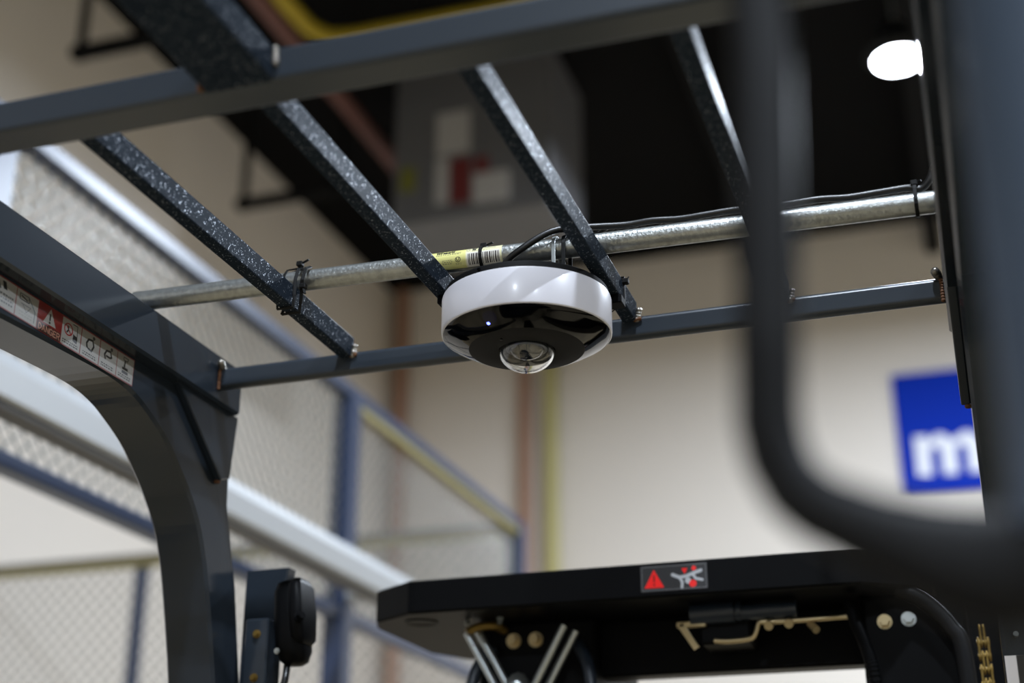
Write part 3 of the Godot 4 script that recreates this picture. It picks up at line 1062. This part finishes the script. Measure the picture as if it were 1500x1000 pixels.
func work_light() -> void:
	# bracket welded on the left pillar and a black lamp on it
	var b := thing("lamp_bracket", "blue black steel bracket bolted to the left pillar at bottom left", "bracket", Vector3(-0.70, 1.85, -1.30))
	var st := S()
	prism(st, PackedVector2Array([Vector2(-0.7305, 1.815), Vector2(-0.7305, 1.944), Vector2(-0.681, 1.944), Vector2(-0.684, 1.92), Vector2(-0.693, 1.888), Vector2(-0.693, 1.815)]), Vector3(0, 0, -1.34), Vector3.RIGHT, Vector3.UP, 0.018, 0.0015)
	put("upper_plate", st, M.paint, b)
	st = S()
	box(st, Vector3(-0.716, 1.70, -1.322), Vector3(-0.690, 1.888, -1.302), 0.0015)
	put("lower_plate", st, M.paint, b)
	for y in [1.872, 1.828]:
		st = S()
		bolt(st, Vector3(-0.702, y, -1.302), 0.0032, 0.004)
		part_label(put("bolt", st, M.brass, b), "brass coloured bolt")
	var w := thing("work_light", "black oval work light on the bracket beside the left pillar", "lamp", Vector3(-0.675, 1.885, -1.31))
	st = S()
	var pts := []
	for q in [[0.046, 0.0], [0.045, 0.006], [0.04, 0.0105], [0.0, 0.0125], [-0.032, 0.0115], [-0.041, 0.007], [-0.044, 0.0]]:
		pts.append(q)
	# body: stacked rounded rectangles standing upright, deep along z
	var rings := [[-0.045, 0.008, 0.006], [-0.041, 0.013, 0.014], [-0.03, 0.016, 0.019], [0.0, 0.016, 0.021], [0.028, 0.015, 0.02], [0.038, 0.0115, 0.016], [0.0425, 0.006, 0.006]]
	_stack(st, rings, Vector3(-0.6685, 1.885, -1.315), 0.10)
	put("housing", st, M.black, w)
	st = S()
	_stack(st, [[-0.030, 0.004, 0.012], [-0.024, 0.007, 0.019], [0.0, 0.0075, 0.022], [0.030, 0.007, 0.02], [0.037, 0.004, 0.012]], Vector3(-0.6565, 1.89, -1.312), 0.10)
	put("front_rim", st, M.black, w)
	st = S()
	bolt(st, Vector3(-0.650, 1.884, -1.29), 0.0042, 0.008, Vector3(0.8, 0.1, 0.6).normalized())
	put("swivel_bolt", st, M.black, w)
	st = S()
	bolt(st, Vector3(-0.674, 1.852, -1.294), 0.0022, 0.003)
	put("screw", st, M.zinc, w)
	st = S()
	tube(st, curve([Vector3(-0.672, 1.845, -1.315), Vector3(-0.666, 1.825, -1.30), Vector3(-0.672, 1.80, -1.30), Vector3(-0.674, 1.77, -1.30), Vector3(-0.676, 1.70, -1.30)], 6), 0.0035, 8)
	put("lead", st, M.cable, w)

func _stack(st: SurfaceTool, rings: Array, at: Vector3, lean: float) -> void:
	st.set_smooth_group(1)
	var prev := PackedVector3Array()
	for k in rings.size():
		var r = rings[k]
		var ring := PackedVector3Array()
		for q in rrect(r[1] * 2, r[2] * 2, minf(r[1], r[2]) * 0.8, 5):
			ring.append(at + Vector3(q.x - r[0] * lean, r[0], -q.y))
		if k > 0:
			for j in ring.size():
				var n := (j + 1) % ring.size()
				quad(st, prev[j], prev[n], ring[n], ring[j])
		var ce := at + Vector3(-r[0] * lean, r[0], 0)
		if k == 0 or k == rings.size() - 1:
			for j in ring.size():
				var n := (j + 1) % ring.size()
				if k == 0:
					tri(st, ce, ring[n], ring[j])
				else:
					tri(st, ce, ring[j], ring[n])
		prev = ring

func mast() -> void:
	var t := thing("lift_mast", "black steel lift mast with a wide head plate below the guard", "mast", Vector3(MID, 0, -1.55))
	# head plate with clipped corners
	var st := S()
	var L := -0.664
	var R := 2 * MID - L
	# ax = x, ay = -z gives az = x cross -z = +y
	prism(st, PackedVector2Array([Vector2(L + 0.066, 1.45), Vector2(L + 0.014, 1.484), Vector2(L, 1.52), Vector2(L, 1.69), Vector2(L + 0.03, 1.752), Vector2(R - 0.03, 1.752), Vector2(R, 1.69), Vector2(R, 1.52), Vector2(R - 0.014, 1.484), Vector2(R - 0.066, 1.45)]), Vector3(0, 1.914, 0), Vector3.RIGHT, Vector3(0, 0, -1), 0.037, 0.0025)
	var head := put("head_plate", st, M.black, t)
	st = S()
	lathe(st, [Vector2(0.0, 1.9141), Vector2(0.016, 1.9135), Vector2(0.0185, 1.9125), Vector2(0.0195, 1.9141)], Vector3(-0.6, 0, -1.497), 28)
	put("plug", st, M.matte, head)
	# warning label
	var im := Image.create(256, 100, false, Image.FORMAT_RGB8)
	im.fill(Color(0.13, 0.13, 0.14))
	var grey := Color(0.62, 0.63, 0.64)
	var red := Color(0.85, 0.07, 0.06)
	var frame := Color(0.42, 0.42, 0.43)
	for rr in [[4, 4, 248, 2], [4, 94, 248, 2], [4, 4, 2, 92], [250, 4, 2, 92]]:
		im.fill_rect(Rect2i(rr[0], rr[1], rr[2], rr[3]), frame)
	c_poly(im, PackedVector2Array([Vector2(52, 16), Vector2(90, 86), Vector2(14, 86)]), red)
	c_line(im, Vector2(52, 40), Vector2(52, 62), 6, Color(0.35, 0.03, 0.03))
	c_disc(im, Vector2(52, 74), 4, Color(0.35, 0.03, 0.03))
	c_path(im, [Vector2(124, 40), Vector2(150, 52), Vector2(178, 48), Vector2(200, 40), Vector2(232, 30)], 13, grey)
	c_path(im, [Vector2(150, 52), Vector2(160, 70), Vector2(158, 90)], 11, grey)
	c_path(im, [Vector2(200, 42), Vector2(212, 60), Vector2(236, 66)], 10, grey)
	c_disc(im, Vector2(182, 66), 12, grey)
	c_poly(im, PackedVector2Array([Vector2(158, 18), Vector2(182, 18), Vector2(170, 40)]), red)
	c_disc(im, Vector2(206, 20), 9, red)
	c_disc(im, Vector2(200, 78), 14, red)
	st = S()
	sheet(st, Vector3(-0.334, 1.9475, -1.45), Vector3(0.071, 0, 0), Vector3(0, -0.0275, 0), 0.0005)
	part_label(put("warning_label", st, picture(im, 0.4), head), "dark warning label with red triangle and crushed figure")
	# columns
	for x in [[-0.545, -0.408], [-0.105, -0.012]]:
		st = S()
		box(st, Vector3(x[0], 0.0, -1.74), Vector3(x[1], 1.916, -1.535), 0.004)
		put("column", st, M.black, t)
	# cross panel under the head plate
	st = S()
	box(st, Vector3(-0.42, 1.853, -1.60), Vector3(-0.10, 1.916, -1.565), 0.003)
	put("cross_panel", st, M.black, t)
	# cover plate round the right column
	st = S()
	prism(st, PackedVector2Array([Vector2(-0.117, 1.2), Vector2(-0.117, 1.914), Vector2(-0.06, 1.914), Vector2(-0.042, 1.902), Vector2(-0.03, 1.885), Vector2(-0.022, 1.86), Vector2(-0.02, 1.83), Vector2(-0.02, 1.2)]), Vector3(0, 0, -1.535), Vector3.RIGHT, Vector3.UP, 0.03, 0.006)
	put("cover_plate", st, M.black, t)
	# struts in a V at the left column
	for p in [[Vector3(-0.546, 1.899, -1.50), Vector3(-0.505, 1.825, -1.50)], [Vector3(-0.538, 1.903, -1.515), Vector3(-0.497, 1.83, -1.515)], [Vector3(-0.433, 1.901, -1.50), Vector3(-0.475, 1.825, -1.50)], [Vector3(-0.424, 1.897, -1.515), Vector3(-0.466, 1.822, -1.515)]]:
		st = S()
		tube(st, [p[0], p[1]], 0.0042, 10)
		put("strut", st, M.zinc, t)
	st = S()
	tube(st, curve([Vector3(-0.546, 1.899, -1.50), Vector3(-0.535, 1.906, -1.505), Vector3(-0.518, 1.908, -1.515), Vector3(-0.512, 1.905, -1.53)], 5), 0.005, 10)
	part_label(put("fitting", st, M.brass, t), "brass coloured hose fitting")
	for x in [-0.502, -0.476]:
		st = S()
		bolt(st, Vector3(x, 1.8935, -1.535), 0.0062, 0.012)
		put("bolt", st, M.zinc_gold, t)
	st = S()
	lathe(st, [Vector2(0.0, 0.022), Vector2(0.007, 0.0195), Vector2(0.013, 0.0115), Vector2(0.016, 0.0), Vector2(0.016, -0.2)], Vector3(-0.488, 1.832, -1.505), 24)
	put("cylinder_head", st, M.zinc, t)
	for x in [-0.548, -0.404]:
		st = S()
		tube(st, curve([Vector3(x, 1.70, -1.51), Vector3(x, 1.80, -1.51), Vector3(x + (0.006 if x < -0.5 else -0.006), 1.855, -1.515), Vector3(x + (0.022 if x < -0.5 else -0.022), 1.885, -1.53)], 6), 0.007, 10)
		put("hose", st, M.dark_blue, t)
	st = S()
	bolt(st, Vector3(-0.545, 1.917, -1.50), 0.0032, 0.010, Vector3(0, -1, 0.3).normalized())
	put("screw", st, M.zinc, t)
	st = S()
	bolt(st, Vector3(-0.507, 1.914, -1.50), 0.0030, 0.008, Vector3(0, -1, 0.3).normalized())
	put("screw", st, M.zinc, t)
	# valve and latch under the plate
	st = S()
	tube(st, [Vector3(-0.292, 1.904, -1.50), Vector3(-0.245, 1.904, -1.50)], 0.0115, 18)
	tube(st, [Vector3(-0.245, 1.903, -1.50), Vector3(-0.18, 1.903, -1.50)], 0.0085, 18)
	tube(st, [Vector3(-0.243, 1.904, -1.50), Vector3(-0.238, 1.904, -1.50)], 0.0105, 18)
	put("valve_body", st, M.dark_blue, t)
	st = S()
	box(st, Vector3(-0.285, 1.872, -1.56), Vector3(-0.23, 1.90, -1.505), 0.003)
	put("valve_block", st, M.black, t)
	st = S()
	tube(st, curve([Vector3(-0.268, 1.8745, -1.498), Vector3(-0.255, 1.873, -1.498), Vector3(-0.233, 1.874, -1.498), Vector3(-0.225, 1.878, -1.498), Vector3(-0.220, 1.890, -1.498), Vector3(-0.216, 1.891, -1.498), Vector3(-0.19, 1.8905, -1.499), Vector3(-0.12, 1.8915, -1.499)], 5), 0.0026, 8)
	put("bent_rod", st, M.zinc_gold, t)
	for q in [Vector3(-0.2095, 1.8885, -1.497), Vector3(-0.1885, 1.8895, -1.497)]:
		st = S()
		tube(st, [q + Vector3(0, 0.003, -0.01), q + Vector3(0, -0.003, 0.004)], 0.0048, 12)
		put("nut", st, M.zinc_gold, t)
	st = S()
	tube(st, [Vector3(-0.168, 1.888, -1.505), Vector3(-0.161, 1.879, -1.497)], 0.0042, 10)
	put("nut", st, M.zinc_gold, t)
	st = S()
	box(st, Vector3(-0.308, 1.890, -1.503), Vector3(-0.276, 1.8965, -1.497), 0.001)
	sweep(st, [Vector3(-0.3035, 1.8935, -1.499), Vector3(-0.2875, 1.868, -1.499)], rrect(0.007, 0.004, 0.001, 2), Vector3.BACK, false)
	put("latch", st, M.zinc_gold, t)
	for x in [[-0.0925, 1.8850, M.zinc_gold], [-0.0685, 1.8865, M.zinc]]:
		st = S()
		bolt(st, Vector3(x[0], x[1], -1.506), 0.0056, 0.008)
		put("bolt", st, x[2], t)
	# corrugated hose
	st = S()
	var hp := curve([Vector3(-0.125, 1.905, -1.495), Vector3(-0.121, 1.885, -1.492), Vector3(-0.113, 1.86, -1.49), Vector3(-0.106, 1.82, -1.49), Vector3(-0.10, 1.70, -1.495)], 12)
	var prof := circle(0.0065, 12)
	for i in hp.size() - 1:
		var mid: Vector3 = hp[i].lerp(hp[i + 1], 0.55)
		sweep(st, [hp[i], mid], prof, Vector3.RIGHT, true)
		sweep(st, [mid, hp[i + 1]], circle(0.0054, 12), Vector3.RIGHT, true)
	put("corrugated_hose", st, M.black, t)
	st = S()
	tube(st, curve([Vector3(-0.075, 1.915, -1.49), Vector3(-0.05, 1.900, -1.488), Vector3(-0.028, 1.872, -1.486), Vector3(-0.0185, 1.84, -1.486), Vector3(-0.0175, 1.70, -1.488)], 8), 0.009, 12)
	put("hose", st, M.black_soft, t)
	st = S()
	box(st, Vector3(-0.060, 0.0, -1.80), Vector3(0.085, 2.02, -1.76), 0.003)
	put("backing_plate", st, M.black, t)
	# lift chain of brass coloured links
	var ch := thing("lift_chain", "brass coloured leaf chain hanging at the right of the mast", "chain", Vector3(-0.006, 1.8, -1.53))
	for k in 16:
		var y := 1.868 - 0.0135 * k
		st = S()
		for sx in ([-0.35, 0.35] if k % 2 == 0 else [-0.9, 0.9]):
			var w := 0.0052
			var link := PackedVector2Array()
			for i in 16:
				var a := TAU * i / 16.0
				link.append(Vector2(cos(a) * (0.0062 - 0.0014 * pow(cos(a), 4)), sin(a) * 0.0064 + signf(sin(a)) * 0.0062))
			prism(st, link, Vector3(0.001 + sx * w - 0.001, y, -1.52), Vector3(0, 0, -1), Vector3.UP, 0.0022, 0.0004)
		tube(st, [Vector3(0.001 - 0.0062, y - 0.0068, -1.52), Vector3(0.001 + 0.0062, y - 0.0068, -1.52)], 0.0028, 10)
		put("chain_link", st, M.brass, ch)

func handle() -> void:
	# black coated frame close to the viewer, in front of the right pillar
	var t := thing("grab_handle", "black rounded grab handle frame close to the viewer at right, out of focus", "handle", Vector3(-0.05, 1.72, -0.40))
	var outer := [Vector2(0.062, 1.965), Vector2(-0.03, 1.965), Vector2(-0.048, 1.957), Vector2(-0.0545, 1.94), Vector2(-0.055, 1.865), Vector2(-0.0585, 1.785), Vector2(-0.0615, 1.735), Vector2(-0.0595, 1.722), Vector2(-0.054, 1.7095), Vector2(-0.0465, 1.7015), Vector2(-0.038, 1.696), Vector2(-0.023, 1.686), Vector2(-0.009, 1.6765), Vector2(0.004, 1.671), Vector2(0.028, 1.672), Vector2(0.062, 1.69)]
	var inner := [Vector2(0.036, 1.942), Vector2(-0.022, 1.942), Vector2(-0.03, 1.94), Vector2(-0.0345, 1.933), Vector2(-0.0355, 1.861), Vector2(-0.0395, 1.785), Vector2(-0.0425, 1.738), Vector2(-0.0415, 1.730), Vector2(-0.0395, 1.7235), Vector2(-0.0365, 1.7195), Vector2(-0.0325, 1.7165), Vector2(-0.020, 1.711), Vector2(-0.008, 1.7075), Vector2(0.004, 1.7055), Vector2(0.018, 1.705), Vector2(0.036, 1.708)]
	var st := S()
	st.set_smooth_group(1)
	var n := outer.size()
	var rings := []
	var prof := rrect(1.0, 1.0, 0.42, 5)
	for i in n:
		var o: Vector2 = outer[i]
		var q: Vector2 = inner[i]
		var c := (o + q) * 0.5
		var d := (q - o)
		var ring := PackedVector3Array()
		for p in prof:
			var w := c + d * p.x
			ring.append(Vector3(w.x, w.y, -0.40 + p.y * 0.018))
		rings.append(ring)
	for i in n:
		var a: PackedVector3Array = rings[i]
		var b: PackedVector3Array = rings[(i + 1) % n]
		for j in prof.size():
			var k := (j + 1) % prof.size()
			quad(st, a[j], a[k], b[k], b[j])
	put("frame", st, M.black_soft, t)
	st = S()
	sweep(st, [Vector3(0.029, 1.698, -0.398), Vector3(0.033, 1.955, -0.398)], rrect(0.034, 0.026, 0.012, 6), Vector3.BACK, true)
	part_label(put("side_post", st, M.post_paint, t), "blue grey upright post")
	st = S()
	sweep(st, [Vector3(0.04, 1.955, -0.40), Vector3(0.04, 2.0555, -0.40)], rrect(0.02, 0.014, 0.003, 3), Vector3.BACK, true)
	put("mounting_stem", st, M.black, t)

func chassis() -> void:
	var t := thing("truck_body", "dark body of the lift truck below the pillars", "truck", Vector3(MID, 0, -0.6))
	var st := S()
	box(st, Vector3(-0.69, 0.08, -1.2), Vector3(-0.015, 0.62, 0.55), 0.03)
	put("body", st, M.dark_paint, t)
	st = S()
	box(st, Vector3(-0.67, 0.60, -1.18), Vector3(-0.035, 1.16, -0.2), 0.04)
	put("console", st, M.dark_paint, t)
	for x in [-0.66, -0.12]:
		for z in [-1.0, 0.3]:
			st = S()
			sweep(st, [Vector3(x, 0.09, z), Vector3(x + 0.075, 0.09, z)], circle(0.09, 24), Vector3.UP, false)
			put("wheel", st, M.black, t)

func _ready() -> void:
	rng.seed = 11
	# camera: 50 mm lens on a 36 mm wide frame, looking up and to the left of the truck's axis
	var cam := Camera3D.new()
	cam.name = "camera"
	cam.position = Vector3(0, 1.6, 0)
	cam.rotation = Vector3(deg_to_rad(22.2), deg_to_rad(18.2), 0)
	cam.keep_aspect = Camera3D.KEEP_HEIGHT
	cam.near = 0.02
	cam.far = 100.0
	var at := CameraAttributesPhysical.new()
	at.frustum_focal_length = 50.0
	at.frustum_focus_distance = 1.255
	at.exposure_aperture = 2.8
	at.frustum_near = 0.02
	at.frustum_far = 100.0
	cam.attributes = at
	add_child(cam)
	cam.fov = rad_to_deg(2.0 * atan(500.0 / 2083.0))
	cam.current = true
	# closed room: the background gives no light
	var we := WorldEnvironment.new()
	we.name = "environment"
	var env := Environment.new()
	env.background_mode = Environment.BG_COLOR
	env.background_color = Color(0, 0, 0)
	env.tonemap_mode = Environment.TONE_MAPPER_LINEAR
	env.tonemap_exposure = 1.0
	env.sdfgi_enabled = true
	env.ssao_enabled = true
	env.ssil_enabled = true
	we.environment = env
	add_child(we)
	materials()
	# lamps: only the first is in view
	high_bay(Vector3(-0.054, 5.3, -5.9), "dazzling white high-bay lamp at upper right of the picture", 21.0)
	for p in [[Vector3(1.75, 5.3, -5.9), "high-bay lamp right of the dazzling one"], [Vector3(-0.054, 5.3, 0.4), "high-bay lamp above the driver's place"], [Vector3(3.6, 5.3, 0.4), "high-bay lamp right of the truck"], [Vector3(-0.054, 5.3, 6.0), "high-bay lamp behind the viewer"], [Vector3(3.6, 5.3, 6.0), "high-bay lamp far behind the viewer at right"]]:
		high_bay(p[0], p[1], 21.0)
	room()
	background()
	cage()
	guard()
	dome()
	conduit()
	work_light()
	mast()
	handle()
	chassis()
